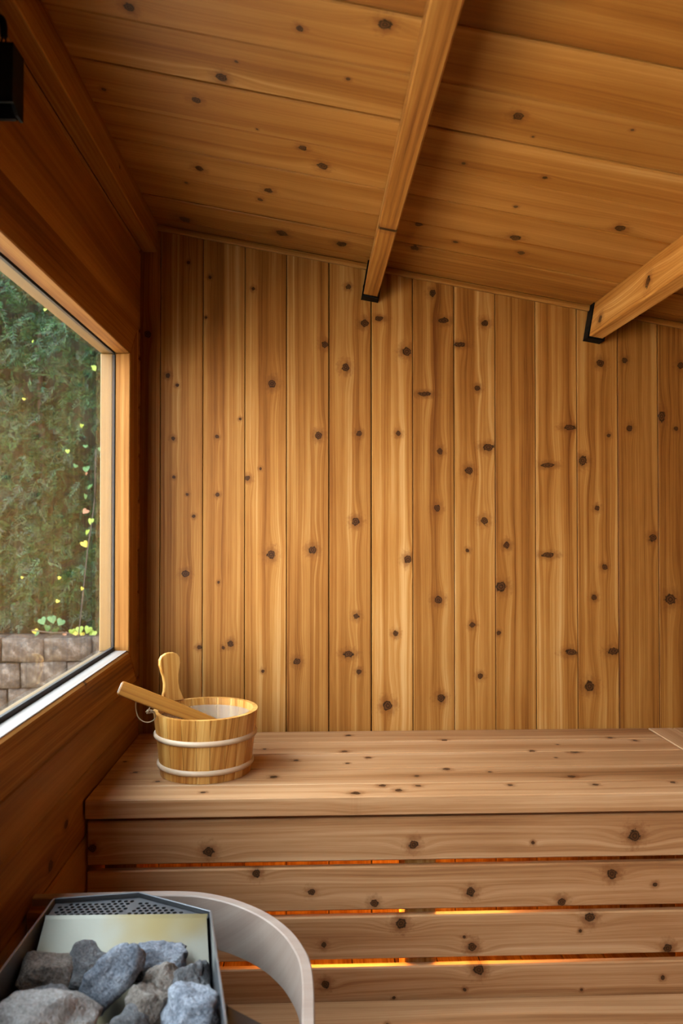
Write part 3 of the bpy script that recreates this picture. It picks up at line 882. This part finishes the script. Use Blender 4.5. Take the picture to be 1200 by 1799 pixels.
for k in range(40):
    t = k / 39 * 4 * math.pi
    kn.append((-0.4085 + 0.0045 * math.cos(t) + 0.003 * math.sin(2.5 * t), yc - 0.002 + 0.004 * math.sin(t * 1.3), 0.8775 + 0.004 * math.sin(t)))
link('knot', tube_mesh(kn, 0.0014, 6), M['cord'], ladle)
for k in range(3):
    a = -0.6 + 0.5 * k
    p = Vector((-0.4065, yc - 0.002, 0.8765))
    link('cord_end', tube_mesh([p, p + Vector((0.008, 0.0, -0.002 + 0.002 * k)), p + Vector((0.015, -0.002, -0.004 + 0.004 * k))], 0.0007, 5), M['cord'], ladle)

# ------------------------------------------------------------------ heater guard rail
outer = [(-0.3244, 1.520), (-0.2600, 1.519), (-0.2036, 1.510), (-0.1406, 1.480), (-0.0789, 1.4277), (-0.0351, 1.3655), (-0.0100, 1.3045), (0.0005, 1.258), (0.0048, 1.20), (0.0055, 1.109)]
CYR = 1.05
path = [(XW + 0.001, 1.517, 0), (-0.45, 1.5185, 0)] + [(a, b, 0) for a, b in outer] + [(0.0055, CYR, 0)]
path += [(p[0], 2 * CYR - p[1], 0) for p in reversed(path[:-1])]
sp = spline(path, 6)
V, Fc = [], []
TR, Z0, Z1 = 0.0185, 0.553, 0.647
nn = len(sp)
LAY = 5
for i, p in enumerate(sp):
    a, b = sp[max(i - 1, 0)], sp[min(i + 1, nn - 1)]
    t = (b - a).normalized()
    nrm = Vector((t.y, -t.x, 0))          # points to the inside of the bend
    if nrm.dot(Vector((-0.26, CYR, 0)) - p) < 0:
        nrm = -nrm
    if i in (0, nn - 1):
        nrm = Vector((0, -1 if i == 0 else 1, 0))
    q_ = p + nrm * TR
    e = 0.002
    for (pp, zz_) in ((p + nrm * 0, Z0 + e), (p + nrm * 0, Z1 - e), (p + nrm * e, Z1), (q_ - nrm * e, Z1), (q_, Z1 - e), (q_, Z0 + e), (q_ - nrm * e, Z0), (p + nrm * e, Z0)):
        V.append((pp.x, pp.y, zz_))
for i in range(nn - 1):
    for k in range(8):
        k2 = (k + 1) % 8
        Fc.append((i * 8 + k, i * 8 + k2, (i + 1) * 8 + k2, (i + 1) * 8 + k))
Fc.append(tuple(reversed(range(8))))
Fc.append(tuple((nn - 1) * 8 + k for k in range(8)))
rail = empty('guard_rail', (-0.26, CYR, 0.6))
tag(rail, 'pale bentwood guard rail curving from the wall around the heater', 'rail')
me = mesh_from(V, Fc)
bm = bmesh.new(); bm.from_mesh(me); bmesh.ops.recalc_face_normals(bm, faces=bm.faces[:]); bm.to_mesh(me); bm.free()
ro = link('hoop', me, M['birch'], rail)
set_tone(ro, 1.0, 0.0, 0.7, 4.0)
for yy in (1.49, 2 * CYR - 1.49):
    board('wall_block', (XW + 0.022, yy - 0.010 if yy > CYR else yy + 0.010, 0.600), (1, 0, 0), (0, 0, 1), (0.040, 0.07, 0.028), rail, 0.002, bright=0.8)

# ------------------------------------------------------------------ heater
heater = empty('sauna_heater', (-0.30, 1.18, 0.3))
tag(heater, 'stainless sauna heater with a perforated top plate, full of stones', 'heater')
ZH = 0.690
P_bl, P_ap, P_br = Vector((-0.4534, 1.4056, ZH)), Vector((-0.3080, 1.4234, ZH)), Vector((-0.1715, 1.3500, ZH))
P_fl, P_fr = Vector((-0.4660, 0.930, ZH)), Vector((-0.0950, 0.960, ZH))
G_l, G_r = Vector((-0.4490, 1.3480, ZH - 0.004)), Vector((-0.1745, 1.3430, ZH - 0.004))
def plate(name, a, b, z0, z1, th, mat, lean=0.0):
    """vertical sheet from a to b"""
    a, b = Vector(a), Vector(b)
    d = (b - a)
    d.z = 0
    c = (a + b) / 2
    c.z = (z0 + z1) / 2
    return link(name, box_mesh(d.length, z1 - z0, th, 0.0008), mat, heater, frame(c, d, (0, 0, 1)))
plate('side_panel', P_bl, P_fl, 0.33, ZH, 0.004, M['steel_panel'])
plate('side_panel', P_br, P_fr, 0.33, ZH, 0.004, M['steel_panel'])
plate('rear_panel', P_bl, P_ap, 0.33, ZH, 0.003, M['steel_dull'])
plate('rear_panel', P_ap, P_br, 0.33, ZH, 0.003, M['steel_dull'])
plate('front_panel', P_fl, P_fr, 0.33, ZH - 0.10, 0.003, M['dark_steel'])
# inner sloping reflector
def quad_plate(name, a, b, c, d, th, mat):
    a, b, c, d = map(Vector, (a, b, c, d))
    n = (b - a).cross(d - a).normalized() * th
    V = [a, b, c, d, a - n, b - n, c - n, d - n]
    Fc = [(0, 1, 2, 3), (7, 6, 5, 4), (0, 4, 5, 1), (1, 5, 6, 2), (2, 6, 7, 3), (3, 7, 4, 0)]
    me = mesh_from(V, Fc)
    bm = bmesh.new(); bm.from_mesh(me); bmesh.ops.recalc_face_normals(bm, faces=bm.faces[:]); bm.to_mesh(me); bm.free()
    return link(name, me, mat, heater)
rf = quad_plate('back_panel', (-0.4475, 1.3420, ZH - 0.006), (-0.1765, 1.3370, ZH - 0.006), (-0.1480, 1.200, 0.565), (-0.4490, 1.200, 0.565), 0.0015, M['steel'])
rf['label'] = 'bright reflecting steel panel'
quad_plate('fold', (-0.4485, 1.3485, ZH - 0.0025), (-0.1750, 1.3435, ZH - 0.0025), (-0.1765, 1.3360, ZH - 0.0065), (-0.4475, 1.3410, ZH - 0.0065), 0.0012, M['steel'])
# perforated top plate: a flat curve with round holes
cu_ = bpy.data.curves.new('grille', 'CURVE')
cu_.dimensions = '2D'
cu_.fill_mode = 'BOTH'
cu_.extrude = 0.0008
def poly(pts):
    s = cu_.splines.new('POLY')
    s.points.add(len(pts) - 1)
    for p, c in zip(s.points, pts):
        p.co = (c[0], c[1], 0, 1)
    s.use_cyclic_u = True
ring = [(P_bl.x + 0.004, P_bl.y - 0.003), (P_ap.x, P_ap.y - 0.003), (P_br.x - 0.004, P_br.y - 0.001), (G_r.x, G_r.y), (G_l.x, G_l.y)]
gc = Vector((-0.308, 1.375))
poly([(a - gc.x, b - gc.y) for a, b in ring])
def inside(px, py, m):
    n = len(ring)
    for i in range(n):
        a, b = ring[i], ring[(i + 1) % n]
        ex, ey = b[0] - a[0], b[1] - a[1]
        L = math.hypot(ex, ey)
        if L < 1e-6: continue
        dd = (ex * (py - a[1]) - ey * (px - a[0])) / L
        if -dd < m: return False
    return True
j = 0
yy = 1.3535
while yy < 1.42:
    xx = -0.46 + (0.0055 if j % 2 else 0.0)
    while xx < -0.15:
        if inside(xx, yy, 0.0075) and not (abs(xx + 0.308 + (yy - 1.40) * -0.3) < 0.0075):
            poly([(xx - gc.x + 0.0037 * math.cos(2 * math.pi * k / 12), yy - gc.y + 0.0037 * math.sin(2 * math.pi * k / 12)) for k in range(12)])
        xx += 0.0110
    yy += 0.0088
    j += 1
go = bpy.data.objects.new('grille', cu_)
COL.objects.link(go)
go.location = (gc.x, gc.y, ZH - 0.009)
cu_.materials.append(M['steel_dull'])
dg = bpy.context.evaluated_depsgraph_get()
gm_ = bpy.data.meshes.new_from_object(go.evaluated_get(dg))
bpy.data.objects.remove(go)
go = link('grille', gm_, None, heater, Matrix.Translation((gc.x, gc.y, ZH - 0.009)))
go['label'] = 'perforated steel plate'
plate('inner_shade', P_bl + Vector((0.006, -0.004, 0)), P_br + Vector((-0.006, 0.0, 0)), 0.48, ZH - 0.03, 0.002, M['black_steel'])
# stone tray and element box
slab('stone_tray', (-0.445, 0.965, 0.578), (-0.125, 1.198, 0.586), M['dark_steel'], heater)
slab('element_box', (-0.43, 1.0, 0.34), (-0.15, 1.19, 0.55), M['dark_steel'], heater)
slab('wall_mount', (XW - 0.001, 1.10, 0.35), (-0.462, 1.20, 0.60), M['dark_steel'], heater)
bk = quad_plate('rail_bracket', (-0.124, 1.122, 0.656), (-0.016, 1.118, 0.600), (-0.016, 1.070, 0.600), (-0.118, 1.070, 0.656), 0.012, M['dark_steel'])

# ------------------------------------------------------------------ stones
def stone_mesh(rx, ry, rz, seed, cuts=9):
    r = random.Random(seed)
    bm = bmesh.new()
    bmesh.ops.create_icosphere(bm, subdivisions=4, radius=1.0)
    planes = []
    for _ in range(cuts):
        v = Vector((r.gauss(0, 1), r.gauss(0, 1), r.gauss(0, 1))).normalized()
        planes.append((v, r.uniform(0.50, 0.84)))
    off = Vector((r.uniform(0, 50), r.uniform(0, 50), r.uniform(0, 50)))
    for v in bm.verts:
        d = v.co.normalized()
        rad = 1.0
        for n, h in planes:
            c = d.dot(n)
            if c > 1e-3:
                rad = min(rad, h / c)
        rad *= 1.0 + 0.16 * mnoise.noise(d * 1.6 + off) + 0.10 * mnoise.noise(d * 4.5 + off) + 0.045 * mnoise.noise(d * 11 + off)
        v.co = Vector((d.x * rad * rx, d.y * rad * ry, d.z * rad * rz)) * 1.14
    me = bpy.data.meshes.new('stone')
    bm.to_mesh(me)
    bm.free()
    return smooth(me)
ST = [  # centre, half sizes, turn, material, seed, label
    ((-0.4100, 1.250, 0.642), (0.042, 0.040, 0.033), (0.2, 0.1, 0.1), 'rock_brown', 3, 'brownish stone at the back left of the heater pile'),
    ((-0.3480, 1.262, 0.648), (0.040, 0.036, 0.034), (0.1, 0.3, 0.5), 'rock_dark', 5, 'dark grey rounded stone behind the tall slab stone'),
    ((-0.3020, 1.205, 0.668), (0.038, 0.034, 0.060), (0.25, 0.55, 0.3), 'rock_blue', 11, 'tall blue-grey slab stone leaning in the middle of the pile'),
    ((-0.2480, 1.262, 0.652), (0.046, 0.032, 0.034), (0.1, -0.2, 0.2), 'rock_blue', 14, 'grey stone against the bright panel at the back of the pile'),
    ((-0.2280, 1.222, 0.640), (0.030, 0.028, 0.046), (0.2, -0.5, 0.1), 'rock_brown', 22, 'narrow brown-grey stone tilted right of the slab stone'),
    ((-0.1830, 1.225, 0.636), (0.034, 0.034, 0.036), (0.0, 0.4, 0.7), 'rock_dark', 27, 'brown-grey stone at the back right, under the bright panel'),
    ((-0.2400, 1.165, 0.636), (0.034, 0.032, 0.044), (0.3, 0.2, 0.9), 'rock_brown', 31, 'sandy brown stone between the slab stone and the pale front stone'),
    ((-0.2620, 1.130, 0.626), (0.032, 0.030, 0.032), (0.1, 0.0, 0.4), 'rock_dark', 36, 'small dark stone under the slab stone at the front'),
    ((-0.1700, 1.120, 0.652), (0.044, 0.040, 0.044), (0.3, 0.5, 0.1), 'rock_blue', 41, 'pale blue-grey stone at the right front of the pile'),
    ((-0.3600, 1.075, 0.668), (0.074, 0.052, 0.040), (-0.1, 0.15, 0.1), 'rock_pale', 47, 'large pale grey stone at the left front of the pile'),
    ((-0.3800, 1.165, 0.632), (0.050, 0.036, 0.036), (0.0, 0.1, 0.2), 'rock_dark', 52, 'flat dark stone tucked behind the large pale front stone'),
    ((-0.3000, 1.150, 0.590), (0.034, 0.030, 0.026), (0.2, 0.1, 0.3), 'rock_brown', 55, 'shadowed stone deep between the slab stone and the large pale stone'),
    ((-0.2150, 1.085, 0.610), (0.030, 0.030, 0.028), (0.4, 0.1, 0.3), 'rock_pale', 58, 'small pale stone at the front edge below the blue-grey one'),
]
for (c, r, rot, mk, seed, lab) in ST:
    from mathutils import Euler
    m = Matrix.Translation(c) @ Euler(rot).to_matrix().to_4x4()
    o = link('heater_stone', stone_mesh(*r, seed), M[mk], None, m)
    tag(o, lab, 'stone', 'stones on the heater')


# ------------------------------------------------------------------ black bracket high on the window wall
br = empty('wall_bracket', (-0.49, 1.2, 2.03))
tag(br, 'black metal bracket fixed high on the wall above the window', 'bracket')
def yzplate(name, outline, x0, x1, mat=None):
    m = frame(((x0 + x1) / 2, 0, 0), (0, 1, 0), (0, 0, 1))
    return link(name, extrude_outline(outline, abs(x1 - x0), 0.0), mat or M['black_steel'], br, m)
slab('front_plate', (XW - 0.004, 1.178, 1.984), (-0.448, 1.184, 2.074), M['black_steel'], br)
yzplate('side_plate', [(1.184, 2.074), (1.222, 2.074), (1.222, 1.974), (1.200, 1.974), (1.184, 1.984)], -0.453, -0.448)
slab('back_plate', (XS - 0.001, 1.184, 1.985), (XS + 0.005, 1.222, 2.074), M['black_steel'], br)
slab('foot', (-0.500, 1.205, 1.972), (-0.4535, 1.213, 2.000), M['black_steel'], br)
arch = [(XS + 0.001, 1.20, 2.128), (-0.500, 1.20, 2.130), (-0.482, 1.20, 2.128), (-0.472, 1.20, 2.119), (-0.470, 1.20, 2.095)]
link('hook', tube_mesh(spline(arch, 5), 0.0055, 8), M['black_steel'], br)
for dx in (-0.004, 0.004):
    link('link', tube_mesh([(-0.470 + dx * 0.3, 1.20, 2.098), (-0.470 + dx * 1.6, 1.196, 2.070)], 0.0013, 6), M['black_steel'], br)

# ------------------------------------------------------------------ outside: ground, retaining wall, hedge, vine
ground = slab('ground', (-14, -12, -0.12), (14, 14, -0.06), M['paving'], kind='structure')
rwall = empty('retaining_wall', (-1.5, 5.1, -0.06))
tag(rwall, 'low weathered stone retaining wall under the hedge outside the window', 'wall')
hts = [0.155, 0.165, 0.215, 0.155]
zt = 0.632
for r, h in enumerate(hts):
    x = -6.0 + rng.uniform(0, 0.15)
    while x < 0.2:
        w = rng.uniform(0.16, 0.34)
        bm = bmesh.new()
        bmesh.ops.create_cube(bm, size=1.0)
        bmesh.ops.subdivide_edges(bm, edges=bm.edges[:], cuts=3, use_grid_fill=True)
        off = Vector((rng.uniform(0, 40), rng.uniform(0, 40), 0))
        for v in bm.verts:
            c = v.co
            e = 0.5 - max(0.0, max(abs(c.x), abs(c.z)) - 0.34) * 0.30
            v.co = Vector((c.x * (w - 0.012), c.y * (0.24 if abs(c.x) < 0.45 and abs(c.z) < 0.45 else 0.20), c.z * (h - 0.010)))
            v.co += Vector((mnoise.noise(c * 2.1 + off), mnoise.noise(c * 2.7 + off + Vector((9, 0, 0))), mnoise.noise(c * 2.3 + off + Vector((0, 9, 0))))) * 0.012
        me = bpy.data.meshes.new('stone_block')
        bm.to_mesh(me)
        bm.free()
        so = link('stone_block', smooth(me), M['wall_stone'], rwall, Matrix.Translation((x + w / 2, 5.12 + rng.uniform(-0.012, 0.012), zt - h / 2)))
        x += w
    zt -= h
slab('core', (-6.0, 5.06, -0.06), (0.2, 5.16, 0.60), M['soil'], rwall)
slab('bank', (-6.0, 5.2, -0.06), (0.2, 6.6, 0.60), M['soil'], rwall)

hedge = empty('cedar_hedge', (-1.8, 5.5, 0.6))
tag(hedge, 'tall clipped cedar hedge growing above the stone wall outside', 'hedge')
def hedge_y(x, z):
    return 5.30 + 0.16 * mnoise.noise(Vector((x * 1.3, z * 1.0, 3.0))) + 0.10 * mnoise.noise(Vector((x * 3.6, z * 2.4, 8.0)))
V, Fc = [], []
hr = random.Random(21)
NSP = 24000
for s in range(NSP):
    x = hr.uniform(-6.2, 0.3)
    z = hr.uniform(0.66, 3.9)
    deep = hr.random() ** 1.6 * 0.22
    p = Vector((x, hedge_y(x, z) + deep, z))
    L = hr.uniform(0.06, 0.13)
    # a flat drooping spray that leans out of the hedge
    d = Vector((hr.gauss(0, 0.55), -0.55 + hr.gauss(0, 0.25), hr.gauss(0.05, 0.55))).normalized()
    u = d.cross(Vector((hr.gauss(0, 0.4), -1.0, hr.gauss(0, 0.5)))).normalized()
    nseg = 6
    for k in range(nseg):
        t = k / nseg
        droop = Vector((0, 0, -0.05)) * t * t
        b = p + d * (L * t) + droop
        ll = L * (0.42 - 0.28 * t) * hr.uniform(0.75, 1.2)
        for sgn in (-1, 1):
            tip = b + (u * sgn * 0.8 + d * 0.75).normalized() * ll + Vector((0, 0, hr.gauss(-0.004, 0.005)))
            wv = (tip - b).cross(d.cross(u)).normalized() * (ll * 0.09 + 0.0012)
            i0 = len(V)
            mid = (b + tip) * 0.5
            V += [b, mid + wv, tip, mid - wv]
            Fc.append((i0, i0 + 1, i0 + 2, i0 + 3))
    i0 = len(V)
    tip = p + d * (L * 1.15) + Vector((0, 0, -0.05))
    wv = u * 0.004
    V += [p - wv, p + wv, tip]
    Fc.append((i0, i0 + 1, i0 + 2))
hf = link('foliage', mesh_from(V, Fc), M['hedge'], hedge)
hf['kind'] = 'stuff'
# dark inner mass behind the sprays
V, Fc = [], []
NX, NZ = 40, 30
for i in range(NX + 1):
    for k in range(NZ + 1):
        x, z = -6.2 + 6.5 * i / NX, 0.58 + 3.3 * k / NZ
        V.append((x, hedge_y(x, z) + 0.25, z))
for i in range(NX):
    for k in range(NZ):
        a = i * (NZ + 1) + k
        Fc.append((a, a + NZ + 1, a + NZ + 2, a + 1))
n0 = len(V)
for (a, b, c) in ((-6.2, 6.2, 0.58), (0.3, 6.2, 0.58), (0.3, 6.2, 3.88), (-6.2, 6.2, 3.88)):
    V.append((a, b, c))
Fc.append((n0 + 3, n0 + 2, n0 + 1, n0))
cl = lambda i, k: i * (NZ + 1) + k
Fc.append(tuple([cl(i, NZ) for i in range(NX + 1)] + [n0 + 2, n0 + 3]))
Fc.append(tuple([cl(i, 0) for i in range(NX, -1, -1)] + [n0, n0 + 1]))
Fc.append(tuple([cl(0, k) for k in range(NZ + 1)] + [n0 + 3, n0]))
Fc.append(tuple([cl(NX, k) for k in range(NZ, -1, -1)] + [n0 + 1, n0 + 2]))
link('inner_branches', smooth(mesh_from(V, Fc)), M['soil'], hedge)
for k in range(12):
    x = -4.0 + 0.36 * k + hr.uniform(-0.05, 0.05)
    pth = [(x, 5.42, 0.55), (x + hr.uniform(-0.03, 0.03), hedge_y(x, 1.4) + 0.23, 1.4), (x + hr.uniform(-0.05, 0.05), hedge_y(x, 2.4) + 0.23, 2.4), (x, hedge_y(x, 3.4) + 0.2, 3.4)]
    link('trunk', tube_mesh(spline(pth, 4), 0.022, 7), M['twig'], hedge)

# vine: heart shaped leaves hanging on the hedge
vine = empty('climbing_vine', (-1.45, 5.1, 0.64))
tag(vine, 'thin vine with green and yellow heart shaped leaves trailing over the hedge', 'vine')
heart = [(0.0, -0.6), (0.28, -0.32), (0.5, 0.02), (0.48, 0.3), (0.28, 0.42), (0.08, 0.34), (0.0, 0.24), (-0.08, 0.34), (-0.28, 0.42), (-0.48, 0.3), (-0.5, 0.02), (-0.28, -0.32)]
def leaf_mesh():
    V = [(0, 0, 0.06)] + [(a, b, -0.05 * abs(a)) for a, b in heart]
    n = len(heart)
    return mesh_from(V, [(0, 1 + k, 1 + (k + 1) % n) for k in range(n)])
LM = {}
for key in ('leaf_green', 'leaf_lime', 'leaf_yellow', 'leaf_rust'):
    me = leaf_mesh()
    me.materials.append(M[key])
    LM[key] = me
def leaf(x, z, size, key, y=None):
    yy = (hedge_y(x, z) - 0.10) if y is None else y
    m = frame((x, yy, z), (1, hr.uniform(-0.9, 0.9), hr.uniform(-0.6, 0.6)), (hr.uniform(-0.5, 0.5), hr.uniform(-0.3, 0.8), 1)) @ Matrix.Scale(size * 0.85, 4)
    return link('leaf', LM[key], None, vine, m)
for a in ((-1.4, 1.851, 0.048, 'leaf_green'), (-1.389, 1.796, 0.045, 'leaf_green'), (-1.498, 1.869, 0.037, 'leaf_green'), (-1.57, 1.74, 0.041, 'leaf_green'), (-1.508, 1.722, 0.056, 'leaf_green'), (-1.486, 1.604, 0.052, 'leaf_green'), (-1.515, 1.538, 0.045, 'leaf_green'), (-1.508, 1.692, 0.03, 'leaf_rust'), (-1.607, 1.832, 0.034, 'leaf_lime'), (-1.511, 1.438, 0.052, 'leaf_rust'), (-1.47, 1.372, 0.052, 'leaf_lime'), (-1.488, 1.299, 0.048, 'leaf_lime'), (-1.498, 1.221, 0.06, 'leaf_yellow'), (-1.746, 0.724, 0.063, 'leaf_green'), (-1.691, 0.731, 0.067, 'leaf_green'), (-1.637, 0.712, 0.063, 'leaf_green'), (-1.716, 0.676, 0.06, 'leaf_green'), (-1.774, 0.651, 0.052, 'leaf_green'), (-1.666, 0.658, 0.056, 'leaf_green'), (-1.557, 0.65, 0.052, 'leaf_lime'), (-1.51, 0.664, 0.06, 'leaf_lime'), (-1.456, 0.664, 0.06, 'leaf_lime'), (-1.427, 0.638, 0.063, 'leaf_lime'), (-1.539, 0.639, 0.052, 'leaf_yellow'), (-1.608, 0.632, 0.048, 'leaf_rust'), (-1.383, 0.7, 0.06, 'leaf_green'), (-1.362, 0.729, 0.056, 'leaf_green'), (-1.492, 0.635, 0.048, 'leaf_yellow'), (-1.781, 0.658, 0.045, 'leaf_yellow'), (-1.428, 2.376, 0.041, 'leaf_lime'), (-1.435, 2.387, 0.03, 'leaf_lime'), (-1.74, 2.754, 0.03, 'leaf_lime'), (-1.829, 2.55, 0.026, 'leaf_lime'), (-1.906, 2.181, 0.026, 'leaf_yellow'), (-1.506, 1.998, 0.03, 'leaf_lime'), (-1.656, 0.848, 0.03, 'leaf_yellow'), (-1.493, 0.931, 0.03, 'leaf_yellow'), (-1.373, 0.858, 0.034, 'leaf_lime'), (-1.639, 1.002, 0.026, 'leaf_yellow'), (-1.866, 1.006, 0.022, 'leaf_yellow')): leaf(*a)
stem = [(-1.500, 5.10, 0.62), (-1.49, 5.16, 0.9), (-1.475, 5.16, 1.2), (-1.455, 5.15, 1.5), (-1.44, 5.15, 1.85)]
link('stem', tube_mesh(spline([(a, hedge_y(a, c) - 0.09 if c > 0.7 else b, c) for a, b, c in stem], 5), 0.004, 6), M['twig'], vine)
st2 = [(-1.500, 5.10, 0.62), (-1.56, 5.06, 0.655), (-1.66, 5.05, 0.66), (-1.78, 5.05, 0.675)]
link('stem', tube_mesh(spline(st2, 5), 0.004, 6), M['twig'], vine)
